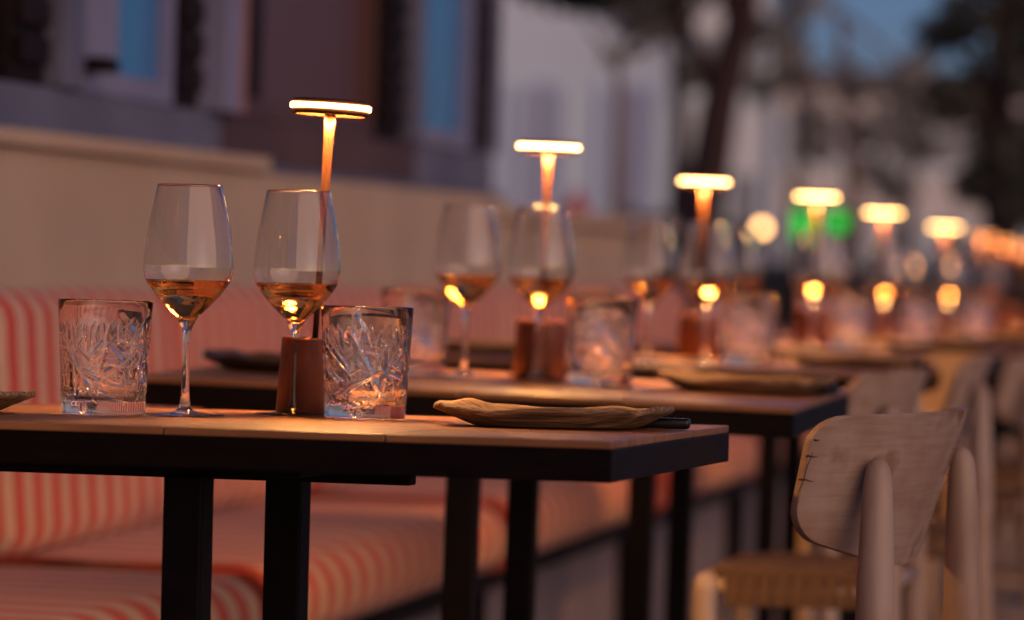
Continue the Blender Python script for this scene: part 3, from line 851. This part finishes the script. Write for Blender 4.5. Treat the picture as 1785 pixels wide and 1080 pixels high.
# dark leaning trunk
Zt = 19
tree('leaning_tree', g0(1215, Zt), [g0(1205, Zt), at(1215, 420, Zt), at(1235, 300, Zt), at(1255, 180, Zt), at(1285, 60, Zt), at(1310, -60, Zt), at(1330, -200, Zt)], .122,
     [(at(1180, -60, Zt), .35), (at(1040, -30, Zt + 1), .28), (at(1340, -130, Zt), .4), (at(960, -60, Zt + 1), .3), (at(1260, -230, Zt), .6), (at(1450, -150, Zt), .4), (at(1100, -190, Zt), .6)],
     'leaf', 'thick dark tree trunk leaning right behind the third table lamp', 3, 300, .06)
Zp = 16
tree('slender_tree', g0(1078, Zp), [g0(1072, Zp), at(1076, 420, Zp), at(1080, 300, Zp), at(1081, 175, Zp), at(1076, 120, Zp)], .036,
     [(at(1066, 100, Zp), .05), (at(1100, 90, Zp), .05)], 'leaf2', 'slender brown pruned trunk standing between the second and third lamps', 5, 20, .03, 'palebark')
Zr = 24
tree('shade_tree', g0(1745, Zr), [g0(1740, Zr), at(1745, 400, Zr), at(1738, 250, Zr), at(1750, 100, Zr), at(1760, -60, Zr)], .13,
     [(at(1700, 30, Zr), .32), (at(1770, 120, Zr), .38), (at(1660, 170, Zr), .25), (at(1760, 260, Zr), .32), (at(1640, 60, Zr + 1), .2), (at(1800, 10, Zr), .5), (at(1700, 320, Zr), .18), (at(1850, 200, Zr), .5), (at(1790, -120, Zr), .7), (at(1790, 360, Zr), .3), (at(1830, 300, Zr), .4)],
     'leaf', 'dark leafy tree filling the right edge of the background', 8, 230, .06)
tree('bare_tree', g0(1490, 30), [g0(1488, 30), at(1490, 380, 30), at(1482, 250, 30), at(1475, 120, 30), at(1462, 20, 30)], .075,
     [(at(1420, 210, 30), .22), (at(1540, 230, 30), .26), (at(1380, 110, 30), .2), (at(1590, 150, 30), .25), (at(1500, 150, 30), .2), (at(1560, 330, 30), .2)],
     'leaf2', 'thin tree with sparse crown below the patch of blue sky', 12, 80, .07, 'palebark')
tree('far_tree', g0(1390, 33), [g0(1390, 33), at(1388, 330, 33), at(1392, 200, 33), at(1385, 60, 33), at(1380, -60, 33)], .06,
     [(at(1360, 60, 33), .3), (at(1400, 0, 33), .35), (at(1300, 40, 33), .25), (at(1330, 150, 33), .2), (at(1430, 260, 33), .15)], 'leaf2', 'thin tree right of the dark leaning trunk', 14, 80, .08, 'bark')
tree('park_tree', g0(1182, 26), [g0(1182, 26), at(1180, 360, 26), at(1186, 220, 26), at(1178, 90, 26), at(1170, -40, 26)], .075,
     [(at(1150, 0, 26), .3), (at(1215, 120, 26), .16), (at(1120, 40, 26), .2)], 'leaf2', 'thin dark tree standing close left of the leaning trunk', 16, 120, .08, 'bark')
tree('young_tree', g0(1585, 34), [g0(1585, 34), at(1583, 380, 34), at(1590, 250, 34), at(1580, 150, 34)], .06,
     [(at(1560, 200, 34), .3), (at(1610, 250, 34), .3), (at(1590, 130, 34), .3), (at(1530, 300, 34), .2)], 'leaf2', 'small tree between the bare thin tree and the dark leafy one', 18, 60, .09, 'bark')
# ---- hedges
def hedge(px0, px1, Z, h, label, seed, n=2600):
    a, b = g0(px0, Z), g0(px1, Z); mid = (a + b) / 2; L = (b - a).length
    root = empty('hedge', mid, (0, 0, YAW)); tag(root, label, 'hedge', 'hedges far behind the tables')
    rnd = random.Random(seed); bm = bmesh.new()
    for _ in range(n):
        x = rnd.uniform(-L / 2, L / 2)
        hh = h * (0.85 + .2 * noise.noise(Vector((x * 1.3, seed, 0))))
        p = Vector((x, rnd.uniform(-.35, .35), rnd.uniform(0, hh)))
        aa = Vector((rnd.gauss(0, 1), rnd.gauss(0, 1), rnd.gauss(0, 1))).normalized(); bb = aa.orthogonal().normalized(); s = rnd.uniform(.04, .09)
        bm.faces.new([bm.verts.new(q) for q in (p - aa * s, p + bb * s * .6, p + aa * s, p - bb * s * .6)])
    obj('foliage', bm, M['hedge'], root)
    obj('stems', bbox(-L / 2 + .1, L / 2 - .1, -.2, .2, 0, h * .7, .1), M['leaf'], root)
hedge(1085, 1330, 24, 1.35, 'dark hedge behind the third table lamp and the round orange light', 2)
hedge(1340, 1620, 26, 1.05, 'low hedge behind the green lights', 4)
hedge(1630, 1900, 22, 1.15, 'dark hedge at the right edge behind the far lamps', 6)
hedge(860, 1040, 26, 1.08, 'low hedge just past the end of the cream wall', 9, 1500)

# ---- street lights and coloured lights
M['globe'] = emit_mat('street_globe_light', (1, 0.48, 0.17), 8)
M['globe2'] = emit_mat('small_globe_light', (1, 0.42, 0.16), 12)
M['green'] = emit_mat('green_sign_light', (0.06, 1.0, 0.10), .65)
M['red'] = noisy('red_awning_cloth', (0.55, 0.04, 0.06), (0.7, 0.07, 0.09), scale=3, rough=.8)
def post_light(px, py, Z, r, mat, label):
    p = at(px, py, Z); root = empty('street_light', (p.x, p.y, 0)); tag(root, label, 'street light', None)
    obj('post', lathe([(0, 0), (.06, 0), (.06, .03), (.03, .06), (.025, p.z - r * 1.3), (r * .9, p.z - r * 1.1), (r * .9, p.z - r), (0, p.z - r)], 16), M['blackmetal'], root, True)
    gl = obj('globe', lathe([(r * math.sin(math.pi * q / 12), p.z - r * math.cos(math.pi * q / 12)) for q in range(13)], 24), mat, root, True)
    obj('cap', lathe([(0, p.z + r * 1.25), (r * .5, p.z + r * 1.1), (r * .75, p.z + r * .95), (0, p.z + r * .95)], 16), M['blackmetal'], root, True)
post_light(1328, 397, 22.5, .030, M['globe'], 'round orange street light glowing left of the green lights')
post_light(1648, 460, 21, .030, M['globe2'], 'small round orange light low behind the sixth table lamp')
def sign_light(px, py, Z, w_, h_, mat, label, cat, name):
    p = at(px, py, Z); root = empty(name, (p.x, p.y, 0), (0, 0, YAW)); tag(root, label, cat, None)
    obj('post', lathe([(0, 0), (.03, 0), (.03, p.z - h_), (0, p.z - h_)], 12), M['blackmetal'], root, True)
    obj('housing', bbox(-w_ / 2 - .03, w_ / 2 + .03, .0, .12, p.z - h_ / 2 - .03, p.z + h_ / 2 + .03, .01), M['blackmetal'], root)
    obj('light_panel', bbox(-w_ / 2, w_ / 2, -.03, -.002, p.z - h_ / 2, p.z + h_ / 2, .008), mat, root)
sign_light(1398, 392, 23.5, .08, .17, M['green'], 'left of the two green lights in the distance, taller one', 'green light', 'green_light')
sign_light(1458, 386, 23.5, .10, .10, M['green'], 'right of the two green lights in the distance', 'green light', 'green_light')
# red parasol folded over in the distance
p = at(1003, 375, 20); um = empty('red_parasol', (p.x, p.y, 0)); tag(um, 'small closed red parasol seen just right of the second table lamp', 'parasol')
obj('pole', lathe([(0, 0), (.02, 0), (.02, p.z + .12), (0, p.z + .12)], 10), M['blackmetal'], um, True)
obj('canopy', lathe([(.021, p.z - .13), (.10, p.z - .12), (.085, p.z - .02), (.05, p.z + .06), (.021, p.z + .115)], 16, lambda k, a, r, z: .012 * math.sin(8 * a)), M['red'], um, True)
